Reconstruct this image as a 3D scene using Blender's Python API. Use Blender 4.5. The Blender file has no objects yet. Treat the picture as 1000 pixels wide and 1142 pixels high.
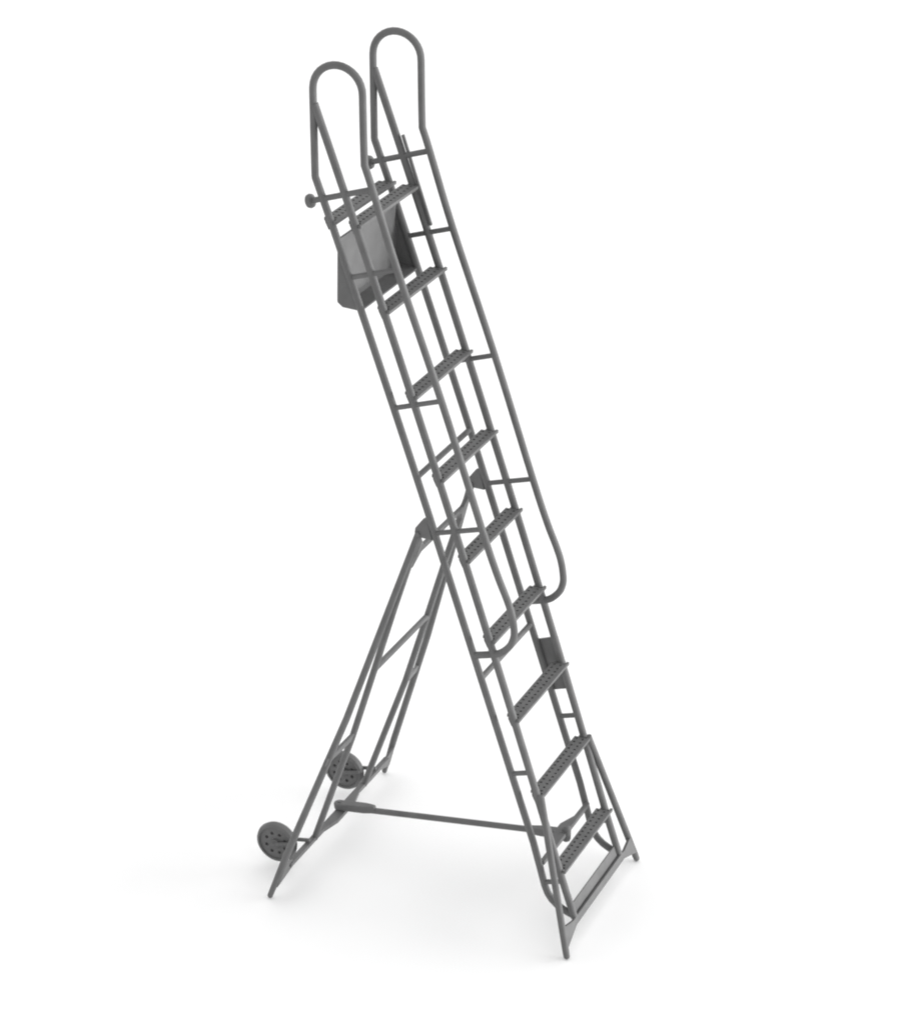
import bpy, bmesh, math, random
from mathutils import Vector, Matrix

sc = bpy.context.scene
S = 0.02                       # one modelling unit (half the ladder's width) in metres
C = sc.collection

# ------------------------------------------------------------------ camera
cam = bpy.data.objects.new("camera", bpy.data.cameras.new("camera"))
C.objects.link(cam)
right = Vector((0.9091746, 0.41581338, 0.02237828))
down = Vector((0.20325469, -0.39622852, -0.8953717))
fwd = Vector((-0.36344062, 0.8185977, -0.44475693))
M = Matrix((right, -down, -fwd)).transposed().to_4x4()
M.translation = Vector((12.31933528, -34.45038989, 25.37160011)) * S
cam.matrix_world = M
cam.data.sensor_fit = 'VERTICAL'
cam.data.sensor_height = 36.0
cam.data.lens = 2963.4143 / 1142.0 * 36.0
cam.data.clip_start = 0.01
cam.data.clip_end = 100.0
sc.camera = cam

# ------------------------------------------------------------------ light
world = bpy.data.worlds.new("World")
sc.world = world
world.use_nodes = True
bg = world.node_tree.nodes["Background"]
# a white light tent all round, open (darker) on the photographer's side
wn = world.node_tree
tcw = wn.nodes.new("ShaderNodeTexCoord")
dot = wn.nodes.new("ShaderNodeVectorMath")
dot.operation = 'DOT_PRODUCT'
dot.inputs[1].default_value = Vector((0.36, -0.90, 0.10)).normalized()
wn.links.new(tcw.outputs["Generated"], dot.inputs[0])
mr = wn.nodes.new("ShaderNodeMapRange")
mr.interpolation_type = 'SMOOTHSTEP'
mr.inputs["From Min"].default_value = 0.0
mr.inputs["From Max"].default_value = 0.9
mr.inputs["To Min"].default_value = 1.0
mr.inputs["To Max"].default_value = 0.60
wn.links.new(dot.outputs["Value"], mr.inputs["Value"])
wn.links.new(mr.outputs["Result"], bg.inputs[0])
bg.inputs[1].default_value = 1.09

def area(name, loc, target, size, size_y, power):
    d = bpy.data.lights.new(name, 'AREA')
    d.shape = 'RECTANGLE'
    d.size = size
    d.size_y = size_y
    d.energy = power
    o = bpy.data.objects.new(name, d)
    C.objects.link(o)
    o.location = loc
    o.rotation_euler = (Vector(target) - Vector(loc)).to_track_quat('-Z', 'Y').to_euler()
    return o

key_dir = Vector((1.0, 0.48, 0.10)).normalized()
ctr = Vector((-2.5, 0, 5)) * S
area("softbox_lamp", ctr + key_dir * 2.6, ctr, 2.0, 0.55, 72.0)
area("added_backdrop_fill", Vector((-16, 26, 34)) * S, Vector((-14, 26, 0)) * S, 0.5, 0.5, 0.35)  # added fill light high at the back, whitens the far part of the sheet

sc.view_settings.view_transform = 'Standard'
sc.view_settings.look = 'None'
sc.view_settings.exposure = 0.11
sc.view_settings.gamma = 1.0
sc.view_settings.use_curve_mapping = False
sc.render.engine = 'CYCLES'
sc.cycles.pixel_filter_type = 'BLACKMAN_HARRIS'
sc.cycles.filter_width = 2.1
sc.cycles.max_bounces = 8
sc.cycles.diffuse_bounces = 5

# ------------------------------------------------------------------ materials
def resin(name, col, rough=0.5, spec=0.35):
    m = bpy.data.materials.new(name)
    m.use_nodes = True
    nt = m.node_tree
    b = nt.nodes["Principled BSDF"]
    tc = nt.nodes.new("ShaderNodeTexCoord")
    n1 = nt.nodes.new("ShaderNodeTexNoise")
    n1.inputs["Scale"].default_value = 180.0
    n1.inputs["Detail"].default_value = 4.0
    nt.links.new(tc.outputs["Object"], n1.inputs["Vector"])
    rp = nt.nodes.new("ShaderNodeValToRGB")
    rp.color_ramp.elements[0].position = 0.3
    rp.color_ramp.elements[1].position = 0.7
    a, c = col * 0.90, col * 1.09
    rp.color_ramp.elements[0].color = (a, a, a, 1)
    rp.color_ramp.elements[1].color = (c, c, c, 1)
    nt.links.new(n1.outputs["Fac"], rp.inputs[0])
    nt.links.new(rp.outputs[0], b.inputs["Base Color"])
    n2 = nt.nodes.new("ShaderNodeTexNoise")
    n2.inputs["Scale"].default_value = 900.0
    n2.inputs["Detail"].default_value = 3.0
    nt.links.new(tc.outputs["Object"], n2.inputs["Vector"])
    bp = nt.nodes.new("ShaderNodeBump")
    bp.inputs["Strength"].default_value = 0.25
    bp.inputs["Distance"].default_value = 0.0002
    nt.links.new(n2.outputs["Fac"], bp.inputs["Height"])
    nt.links.new(bp.outputs["Normal"], b.inputs["Normal"])
    b.inputs["Roughness"].default_value = rough
    b.inputs["Specular IOR Level"].default_value = spec
    return m

GREY = resin("grey_resin", 0.137, 0.6, 0.25)

def paper():
    m = bpy.data.materials.new("white_paper")
    m.use_nodes = True
    nt = m.node_tree
    b = nt.nodes["Principled BSDF"]
    tc = nt.nodes.new("ShaderNodeTexCoord")
    n1 = nt.nodes.new("ShaderNodeTexNoise")
    n1.inputs["Scale"].default_value = 6.0
    n1.inputs["Detail"].default_value = 5.0
    nt.links.new(tc.outputs["Object"], n1.inputs["Vector"])
    rp = nt.nodes.new("ShaderNodeValToRGB")
    rp.color_ramp.elements[0].color = (0.925, 0.925, 0.925, 1)
    rp.color_ramp.elements[1].color = (0.935, 0.935, 0.935, 1)
    nt.links.new(n1.outputs["Fac"], rp.inputs[0])
    nt.links.new(rp.outputs[0], b.inputs["Base Color"])
    b.inputs["Roughness"].default_value = 0.85
    b.inputs["Specular IOR Level"].default_value = 0.1
    return m

PAPER = paper()

# ------------------------------------------------------------------ setting: one seamless white sheet, curved up behind
def backdrop():
    bm = bmesh.new()
    h = Vector((fwd.x, fwd.y, 0)).normalized()
    s = Vector((h.y, -h.x, 0))
    o = Vector((12.319, -34.450, 0))
    prof = [(-30, 0), (10, 0), (150, 0)]
    R = 30.0
    for i in range(1, 25):
        a = math.radians(90 * i / 24)
        prof.append((150 + R * math.sin(a), R - R * math.cos(a)))
    prof.append((150 + R, 90))
    rows = []
    for d, z in prof:
        rows.append([bm.verts.new((o + h * d + s * w + Vector((0, 0, z))) * S) for w in (-90, -30, 0, 30, 90)])
    for a, b in zip(rows, rows[1:]):
        for i in range(4):
            bm.faces.new((a[i], a[i + 1], b[i + 1], b[i]))
    bmesh.ops.recalc_face_normals(bm, faces=bm.faces)
    me = bpy.data.meshes.new("backdrop")
    bm.to_mesh(me)
    bm.free()
    for p in me.polygons:
        p.use_smooth = True
    me.materials.append(PAPER)
    ob = bpy.data.objects.new("backdrop", me)
    C.objects.link(ob)
    ob["kind"] = "structure"
    ob["label"] = "seamless white paper sheet under and behind the grey ladder"
    ob["category"] = "backdrop"
backdrop()

# ------------------------------------------------------------------ mesh helpers (modelling units)
BASE = Vector((-2.5, 0.0, 0.0))

ladder = bpy.data.objects.new("boarding_ladder", None)
ladder.empty_display_size = 0.02
C.objects.link(ladder)
ladder.location = BASE * S
ladder["label"] = "small grey plastic boarding ladder with perforated treads, looped handrails and wheeled rear support legs"
ladder["category"] = "ladder"

def build(name, bm, parent=ladder, mat=GREY, smooth=35.0, bevel=0.0, label=None):
    bmesh.ops.remove_doubles(bm, verts=bm.verts, dist=1e-5)
    bmesh.ops.recalc_face_normals(bm, faces=bm.faces)
    for v in bm.verts:
        v.co = (v.co - BASE) * S
    if smooth:
        ca = math.radians(smooth)
        for f in bm.faces:
            f.smooth = True
        for e in bm.edges:
            if len(e.link_faces) != 2 or e.calc_face_angle(3.0) > ca:
                e.smooth = False
    me = bpy.data.meshes.new(name)
    bm.to_mesh(me)
    bm.free()
    me.materials.append(mat)
    ob = bpy.data.objects.new(name, me)
    C.objects.link(ob)
    ob.parent = parent
    if bevel:
        bv = ob.modifiers.new("bevel", 'BEVEL')
        bv.width = bevel * S
        bv.segments = 2
        bv.limit_method = 'ANGLE'
        bv.angle_limit = math.radians(40)
    if label:
        ob["label"] = label
    return ob

def tube(bm, pts, r, seg=14, round_ends=(False, False)):
    P = [Vector(p) for p in pts]
    n = len(P)
    rad = list(r) if isinstance(r, (list, tuple)) else [r] * n
    T = []
    for i in range(n):
        a = P[max(i - 1, 0)]
        b = P[min(i + 1, n - 1)]
        if 0 < i < n - 1:
            t = (P[i] - a).normalized() + (b - P[i]).normalized()
        else:
            t = b - a
        T.append(t.normalized())
    ref = Vector((0, 1, 0)) if abs(T[0].y) < 0.9 else Vector((0, 0, 1))
    u = (ref - T[0] * ref.dot(T[0])).normalized()
    rings = []
    for i in range(n):
        u = (u - T[i] * u.dot(T[i])).normalized()
        v = T[i].cross(u)
        k = 1.0
        d = None
        if 0 < i < n - 1:
            d1 = (P[i] - P[i - 1]).normalized()
            c = max(0.5, d1.dot(T[i]))
            k = 1.0 / c
            d = (P[i + 1] - P[i]).normalized() - d1
            d = d - T[i] * d.dot(T[i])
            d = d.normalized() if d.length > 1e-6 else None
        ring = []
        for j in range(seg):
            a = 2 * math.pi * j / seg
            w = u * math.cos(a) + v * math.sin(a)
            if d is not None:
                w = w + d * (w.dot(d) * (k - 1.0))
            ring.append(bm.verts.new(P[i] + w * rad[i]))
        rings.append(ring)
    for a, b in zip(rings, rings[1:]):
        for j in range(seg):
            bm.faces.new((a[j], a[(j + 1) % seg], b[(j + 1) % seg], b[j]))
    for end, ring, p, t, rr in ((0, rings[0], P[0], -T[0], rad[0]), (1, rings[-1], P[-1], T[-1], rad[-1])):
        cur = ring
        if round_ends[end]:
            for ang in (30, 60):
                a = math.radians(ang)
                nr = [bm.verts.new(p + (v.co - p) * math.cos(a) + t * rr * math.sin(a) * 0.8) for v in ring]
                for j in range(seg):
                    bm.faces.new((cur[j], cur[(j + 1) % seg], nr[(j + 1) % seg], nr[j]))
                cur = nr
        bm.faces.new(cur)
    return bm

def T1(name, pts, r, parent=ladder, seg=14, ends=(False, False), label=None):
    return build(name, tube(bmesh.new(), pts, r, seg, ends), parent, label=label)

def prism(bm, poly, thick):
    """a polygon of 3D points pushed by the vector thick"""
    t = Vector(thick)
    a = [bm.verts.new(Vector(p) - t * 0.5) for p in poly]
    b = [bm.verts.new(Vector(p) + t * 0.5) for p in poly]
    n = len(a)
    bm.faces.new(a)
    bm.faces.new(list(reversed(b)))
    for i in range(n):
        bm.faces.new((a[i], a[(i + 1) % n], b[(i + 1) % n], b[i]))
    return bm

def box(bm, x0, x1, y0, y1, z0, z1):
    return prism(bm, [(x0, y0, (z0 + z1) / 2), (x1, y0, (z0 + z1) / 2), (x1, y1, (z0 + z1) / 2), (x0, y1, (z0 + z1) / 2)], (0, 0, z1 - z0))

def catmull(pts, n=5):
    P = [Vector(p) for p in pts]
    out = []
    for i in range(len(P) - 1):
        p0 = P[i - 1] if i else P[0] * 2 - P[1]
        p1, p2 = P[i], P[i + 1]
        p3 = P[i + 2] if i + 2 < len(P) else P[-1] * 2 - P[-2]
        for k in range(n):
            t = k / n
            out.append(0.5 * ((2 * p1) + (p2 - p0) * t + (2 * p0 - 5 * p1 + 4 * p2 - p3) * t * t + (3 * p1 - p0 - 3 * p2 + p3) * t ** 3))
    out.append(P[-1])
    return out

def holed_cell(bm, f, u0, u1, v0, v1, cu, cv, ru, rv):
    """a cell of a plate with a round hole; f(u, v, w) maps to space, w = 0 top, 1 underside"""
    um, vm = (u0 + u1) / 2, (v0 + v1) / 2
    outer = [(u1, vm), (u1, v1), (um, v1), (u0, v1), (u0, vm), (u0, v0), (um, v0), (u1, v0)]
    inner = [(cu + ru * math.cos(k * math.pi / 4), cv + rv * math.sin(k * math.pi / 4)) for k in range(8)]
    lay = []
    for w in (0, 1):
        lay.append(([bm.verts.new(f(a, b, w)) for a, b in outer], [bm.verts.new(f(a, b, w)) for a, b in inner]))
    for w, (o, i) in enumerate(lay):
        for k in range(8):
            q = (o[k], o[(k + 1) % 8], i[(k + 1) % 8], i[k])
            bm.faces.new(q if w == 0 else tuple(reversed(q)))
    i0, i1 = lay[0][1], lay[1][1]
    for k in range(8):
        bm.faces.new((i0[k], i0[(k + 1) % 8], i1[(k + 1) % 8], i1[k]))

def plain_cell(bm, f, u0, u1, v0, v1):
    for w in (0, 1):
        bm.faces.new([bm.verts.new(f(a, b, w)) for a, b in ((u0, v0), (u1, v0), (u1, v1), (u0, v1))])

def wall(bm, f, pts):
    n = len(pts)
    for i in range(n):
        a, b = pts[i], pts[(i + 1) % n]
        bm.faces.new([bm.verts.new(f(a[0], a[1], 0)), bm.verts.new(f(b[0], b[1], 0)),
                      bm.verts.new(f(b[0], b[1], 1)), bm.verts.new(f(a[0], a[1], 1))])

# ------------------------------------------------------------------ the leaning flight: curves of the side rails in the x-z plane
def rail_x(n, z):
    return (n - 0.340 * z) / 0.940

def nA(z):
    return 0.076 - 0.051 * ((z - 6.6) / 5.2) ** 2

def nB(z):
    return -0.285 - 0.085 * max(0.0, (z - 7.0) / 5.24) ** 1.5

def xA(z):
    return rail_x(nA(z), z)

def xB(z):
    return rail_x(nB(z), z)

zs = [i * 0.55 for i in range(40)]
A_path = [(-0.130, 0.42)] + [(xA(z), z) for z in zs if 0.7 < z < 13.2] + [(-4.845, 13.36)]
B_path = [(-0.15, 0.455), (-0.22, 0.475), (-0.32, 0.51), (-0.43, 0.565), (-0.53, 0.645), (-0.61, 0.75), (-0.67, 0.89), (-0.72, 1.06)] \
    + [(xB(z), z) for z in zs if 1.25 < z < 11.9] + [(-4.83, 12.24)]
C_ctrl = [(-4.02, 12.55), (-3.885, 12.19), (-3.46, 10.99), (-2.695, 9.03), (-1.965, 7.03), (-1.69, 6.32), (-1.51, 5.92),
          (-1.415, 5.66), (-1.366, 5.38), (-1.385, 5.22), (-1.44, 5.10), (-1.56, 4.97), (-1.70, 4.90), (-2.02, 4.80)]

for s in (-1, 1):
    T1("front_rail", [(x, s, z) for x, z in A_path], 0.061)
    T1("rear_rail", [(x, s, z) for x, z in B_path], 0.059)
    pts = [(-4.83, 12.24), (-4.85, 12.9), (-4.868, 13.55)]
    for k in range(0, 17):
        a = math.pi - math.pi * k / 16
        pts.append((-4.464 + 0.404 * math.cos(a), 13.60 + 0.395 * math.sin(a)))
    pts += [(-4.058, 13.55), (-4.04, 13.0)]
    cc = [(p.x, p.z) for p in catmull([(x, 0, z) for x, z in C_ctrl], 5)]
    pts += cc
    T1("handrail", [(x, s, z) for x, z in pts], 0.058)

# spacer bars that join rear rail, front rail and handrail on each side
spacers = [((-4.19, 10.76), (-3.46, 11.01)), ((-3.50, 8.745), (-2.69, 9.03)), ((-2.77, 6.775), (-1.965, 7.03)),
           ((-1.33, 2.81), (-1.03, 2.91)), ((-0.70, 0.93), (-0.34, 1.05))]
for s in (-1, 1):
    for a, b in spacers:
        T1("spacer_bar", [(a[0], s, a[1]), (b[0], s, b[1])], 0.041, seg=12)
    bar = T1("hook_bar", [(-4.92, s, 11.84), (-3.90, s, 12.19)], 0.046, seg=12)
    d = Vector((0.94, 0, 0.33)).normalized()
    c = Vector((-4.90, s, 11.847))
    T1("knob", [c - d * 0.062, c - d * 0.050, c - d * 0.012, c + d * 0.028, c + d * 0.045],
       [0.07, 0.100, 0.112, 0.10, 0.05], parent=bar, seg=18)

# rods across the back
for x, z in ((-3.085, 7.66), (-1.90, 4.41)):
    T1("cross_rod", [(x, -1, z), (x, 1, z)], 0.048, seg=12)

# ------------------------------------------------------------------ perforated treads
def tread(xf, z):
    bm = bmesh.new()
    th = 0.048
    D = 0.255
    def f(u, v, w):
        return Vector((xf + u, v, z - w * th))
    L, E = 0.935, 1.04
    plain_cell(bm, f, -0.042, 0.0, -E, E)
    plain_cell(bm, f, -D, -0.250, -L, L)
    for (u0, u1, cu) in ((-0.146, -0.042, -0.094), (-0.250, -0.146, -0.200)):
        dv = 2 * L / 16
        for k in range(16):
            v0 = -L + dv * k
            holed_cell(bm, f, u0, u1, v0, v0 + dv, cu, v0 + dv / 2, 0.0262, 0.0262)
    wall(bm, f, [(0, -E), (0, E), (-0.042, E), (-0.042, L), (-D, L), (-D, -L), (-0.042, -L), (-0.042, -E)])
    # small tapering lugs under the ends, behind the rails
    for s in (-1, 1):
        a = xf - 0.118
        prism(bm, [(a, s * 0.98, z - 0.004), (a - 0.086, s * 0.98, z - 0.012), (a - 0.080, s * 0.98, z - 0.045), (a - 0.02, s * 0.98, z - 0.16), (a + 0.04, s * 0.98, z - 0.1)], (0, 0.06, 0))
    return build("tread", bm, smooth=0)

T = [(-0.305, 1.27), (-0.752, 2.555), (-1.208, 3.845), (-1.667, 5.15), (-2.13, 6.455), (-2.602, 7.74), (-3.08, 9.03), (-3.56, 10.335), (-4.05, 11.61), (-4.46, 11.60)]
for x, z in T:
    tread(x, z)

# ------------------------------------------------------------------ open box behind the top treads
bm = bmesh.new()
prof_o = [(-4.452, 11.33), (-4.452, 10.34), (-4.44, 10.30), (-4.362, 10.245), (-4.04, 10.235)]
prof_i = [(-4.04, 10.265), (-4.345, 10.270), (-4.395, 10.315), (-4.415, 10.38), (-4.415, 11.33)]
prism(bm, [(x, 0, z) for x, z in prof_o + prof_i], (0, 1.94, 0))
obox = build("storage_box", bm, smooth=30)
for s in (-1, 1):
    bm = bmesh.new()
    side = [(-4.455, 11.30), (-4.455, 10.33), (-4.447, 10.305), (-4.365, 10.242), (-4.035, 10.232)]
    prism(bm, [(x, s * 0.985, z) for x, z in side], (0, 0.04, 0))
    build("side_panel", bm, parent=obox, smooth=0)

# plate on the far side and the slim rod beside the front rail
bm = bmesh.new()
prism(bm, [(-1.80, 1.045, 4.13), (-1.438, 1.045, 4.275), (-1.128, 1.045, 3.385), (-1.50, 1.045, 3.255)], (0, 0.05, 0))
build("side_plate", bm, smooth=0, bevel=0.008)
bm = bmesh.new()
ra, rb = Vector((-4.345, 1.0, 12.38)), Vector((-3.835, 1.0, 10.99))
dirv = (rb - ra).normalized()
nv = Vector((-dirv.z, 0, dirv.x))
prism(bm, [ra + nv * 0.022, ra - nv * 0.022, rb - nv * 0.022, rb + nv * 0.022], (0, 0.05, 0))
build("slim_rod", bm, smooth=0, bevel=0.008)

# ------------------------------------------------------------------ base of the flight: splayed legs and bar
for s in (-1, 1):
    top = Vector((-0.80, s * 1.012, 2.56))
    foot = Vector((-0.012, s * 1.566, 0.046))
    T1("outrigger_leg", [top, top.lerp(foot, 0.8), top.lerp(foot, 0.97), foot], [0.056, 0.058, 0.056, 0.052], ends=(False, True))

def px(z):
    return -0.312 * z + 0.033
bm = bmesh.new()
un, nn = Vector((-0.36, 0, 0.93)), Vector((0.93, 0, 0.36))
g0 = Vector((-0.14, 0, 0.44)) - nn * 0.012
prism(bm, [g0 - un * 0.05 - Vector((0, 0.95, 0)), g0 - un * 0.05 + Vector((0, 0.95, 0)), g0 + un * 0.185 + Vector((0, 0.95, 0)), g0 + un * 0.185 - Vector((0, 0.95, 0))], nn * 0.024)
box(bm, -0.16, -0.085, -0.93, 0.93, 0.37, 0.425)
build("base_bar", bm, smooth=0, bevel=0.008)
half = [(0.0, 0.455), (1.02, 0.455), (1.13, 0.445), (1.455, 0.52), (1.52, 0.19), (1.30, 0.26), (1.06, 0.335), (0.0, 0.335)]
poly = half[:-1] + [(-y, z) for y, z in reversed(half[1:-1])]
poly = [(px(z), y, z) for y, z in poly[1:]]
bm = bmesh.new()
prism(bm, poly, (0.05, 0, 0.0156))
build("front_plate", bm, smooth=0, bevel=0.008)

# lower cross bar of the flight with the tie rod's pivot plate
bm = bmesh.new()
zc, xc = 1.275, -0.735
pl = [(xc + 0.04, -0.98), (xc + 0.04, 0.98), (xc - 0.045, 0.98), (xc - 0.05, 0.50), (xc - 0.17, 0.18), (xc - 0.17, -0.18), (xc - 0.05, -0.50), (xc - 0.045, -0.98)]
prism(bm, [(x, y, zc) for x, y in pl], (0, 0, 0.075))
lower = build("lower_cross_bar", bm, smooth=0, bevel=0.015)
T1("pivot_bolt", [(xc + 0.02, 0, zc - 0.10), (xc + 0.02, 0, zc + 0.085)], 0.075, parent=lower, seg=16, ends=(True, True))

# ------------------------------------------------------------------ hinged rear support
H = Vector((-3.02, 0, 6.73))
for s in (-1, 1):
    bm = bmesh.new()
    bk = [(-2.88, 7.02), (-2.955, 6.985), (-3.075, 6.815), (-3.085, 6.74), (-3.06, 6.69), (-2.98, 6.665), (-2.78, 6.665)]
    prism(bm, [(x, s * 1.0, z) for x, z in bk], (0, 0.085, 0))
    br = build("hinge_bracket", bm, smooth=0, bevel=0.012)
    T1("hinge_pin", [(-3.025, s * 0.93, 6.725), (-3.025, s * 1.075, 6.725)], 0.042, parent=br, seg=12)
    foot = Vector((-5.065, s * 2.172, 0.048))
    h = Vector((H.x - 0.01, s * 0.99, H.z))
    m1 = h.lerp(foot, 0.5) + Vector((0.06, -s * 0.04, 0.015))
    T1("support_leg", [h, m1, h.lerp(foot, 0.88), foot], [0.054, 0.057, 0.06, 0.047], ends=(True, True))
    T1("support_tube", [(-3.02, s * 0.985, 6.70), (-3.40, s * 0.99, 5.40), (-3.76, s * 1.0, 4.10), (-4.14, s * 1.0, 2.75), (-4.50, s * 0.97, 1.65), (-4.875, s * 0.935, 0.50)], 0.055)
    bm = bmesh.new()
    fd = Vector((-0.33, 0, -0.944))
    a = Vector((-4.135, s * 1.0, 2.755))
    b = Vector((-4.255, s * 1.80, 2.62))
    prism(bm, [a - fd * 0.095, a + fd * 0.095, b + fd * 0.07, b - fd * 0.08], (0.052, 0, -0.018))
    build("leg_brace", bm, smooth=0, bevel=0.012)

T1("support_rod", [(-3.76, -1.0, 4.10), (-3.76, 1.0, 4.10)], 0.05, seg=12)

bm = bmesh.new()
up = Vector((0.28, 0, 0.96))
c0 = Vector((-3.095, 0, 6.34))
hp = [(0.0, 0.065), (0.74, 0.065), (0.95, 0.28), (0.95, -0.30), (0.76, -0.065), (0.0, -0.065)]
pp = hp[1:-1] + [(-y, t) for y, t in reversed(hp[1:-1])]
prism(bm, [c0 + up * t + Vector((0, y, 0)) for y, t in pp], (0.06, 0, -0.017))
build("support_top_bar", bm, smooth=0, bevel=0.012)

# bottom bar of the support: narrow strip, wide pivot plate in the middle, gussets to the feet
bm = bmesh.new()
xr, zr = -4.875, 0.50
hp = [(xr + 0.05, 1.86), (xr + 0.05, 0.68), (xr + 0.135, 0.32), (xr + 0.135, -0.32), (xr + 0.05, -0.68), (xr + 0.05, -1.86), (xr - 0.05, -1.86), (xr - 0.05, 1.86)]
prism(bm, [(x, y, zr + 0.02) for x, y in hp], (0, 0, 0.07))
for s in (-1, 1):
    sd = 0.30
    fp = [(0.80, 0.0), (1.62, 0.0), (2.05, 0.22), (2.14, -0.28), (2.08, -0.27), (1.66, -0.11), (0.80, -0.075)]
    prism(bm, [(xr - 0.012 + 0.3 * t, s * y, zr + t) for y, t in fp], (0.045, 0, -0.012))
build("support_bottom_bar", bm, smooth=0, bevel=0.010)

# tie rod between both cross bars, a flat fork at each end
r0, r1 = Vector((-4.93, 0, 0.585)), Vector((-0.70, 0, 1.265))
dv = (r1 - r0).normalized()
nv = Vector((-dv.z, 0, dv.x))
T1("tie_rod", [r0 + dv * 0.45, r1 - dv * 0.35], 0.052, seg=12).name = "tie_rod"
tie = bpy.data.objects["tie_rod"]
def fork(p, d, ln):
    bm = bmesh.new()
    w = Vector((0, 1, 0))
    out = []
    for k in range(7):
        a = math.pi / 2 + math.pi * k / 6
        out.append(p + d * (0.085 * math.cos(a)) + w * (0.085 * math.sin(a)))
    q = p + d * ln
    out += [q - w * 0.085, q + d * 0.2 - w * 0.045, q + d * 0.2 + w * 0.045, q + w * 0.085]
    prism(bm, out, nv * 0.13)
    return build("tie_rod_fork", bm, parent=tie, smooth=30, bevel=0.02)
fork(r0 + nv * 0.03 + dv * 0.05, dv, 0.50)
fork(r1 - dv * 0.06, -dv, 0.40)
T1("pivot_pin", [r0 + dv * 0.07 - nv * 0.09, r0 + dv * 0.07 + nv * 0.115], 0.038, parent=tie, seg=12)

# ------------------------------------------------------------------ wheels
def wheel(s):
    c = Vector((-5.41, s * 1.265, 0.475))
    bm = bmesh.new()
    hw = 0.050
    def f(a, r, w):
        return c + Vector((r * math.cos(a), -hw + 2 * hw * w, r * math.sin(a)))
    N = 8
    for k in range(N):
        a0, a1 = 2 * math.pi * k / N, 2 * math.pi * (k + 1) / N
        am = (a0 + a1) / 2
        holed_cell(bm, f, a0, a1, 0.115, 0.255, am, 0.185, 0.033 / 0.185, 0.033)
        for b0, b1 in ((a0, am), (am, a1)):
            plain_cell(bm, f, b0, b1, 0.255, 0.315)
            plain_cell(bm, f, b0, b1, 0.04, 0.115)
    w = build("wheel", bm, smooth=20)
    bm = bmesh.new()
    prof = [(0.292, -0.045), (0.300, -0.076), (0.318, -0.080), (0.354, -0.055), (0.372, 0.0), (0.354, 0.055), (0.318, 0.080), (0.300, 0.076), (0.292, 0.045)]
    n = 48
    rings = [[bm.verts.new(c + Vector((r * math.cos(2 * math.pi * k / n), y, r * math.sin(2 * math.pi * k / n)))) for r, y in prof] for k in range(n)]
    m = len(prof)
    for k in range(n):
        a, b = rings[k], rings[(k + 1) % n]
        for j in range(m):
            bm.faces.new((a[j], a[(j + 1) % m], b[(j + 1) % m], b[j]))
    build("tyre", bm, parent=w, smooth=30)
    T1("hub", [c + Vector((0, -0.092, 0)), c + Vector((0, 0.092, 0))], 0.082, parent=w, seg=16)
    bm = bmesh.new()
    for dy, xe, ze in ((-0.092, -5.10, 0.56), (0.098, -4.86, 0.61)):
        tube(bm, [c + Vector((-0.03, dy, -0.008)), c + Vector((0.10, dy, 0.03)), (xe, c.y + dy * 0.9, ze)], [0.042, 0.034, 0.034], 10, (True, True))
    tube(bm, [c + Vector((0, -0.13, 0)), c + Vector((0, 0.13, 0))], 0.028, 10)
    build("wheel_fork", bm)
wheel(-1)
wheel(1)
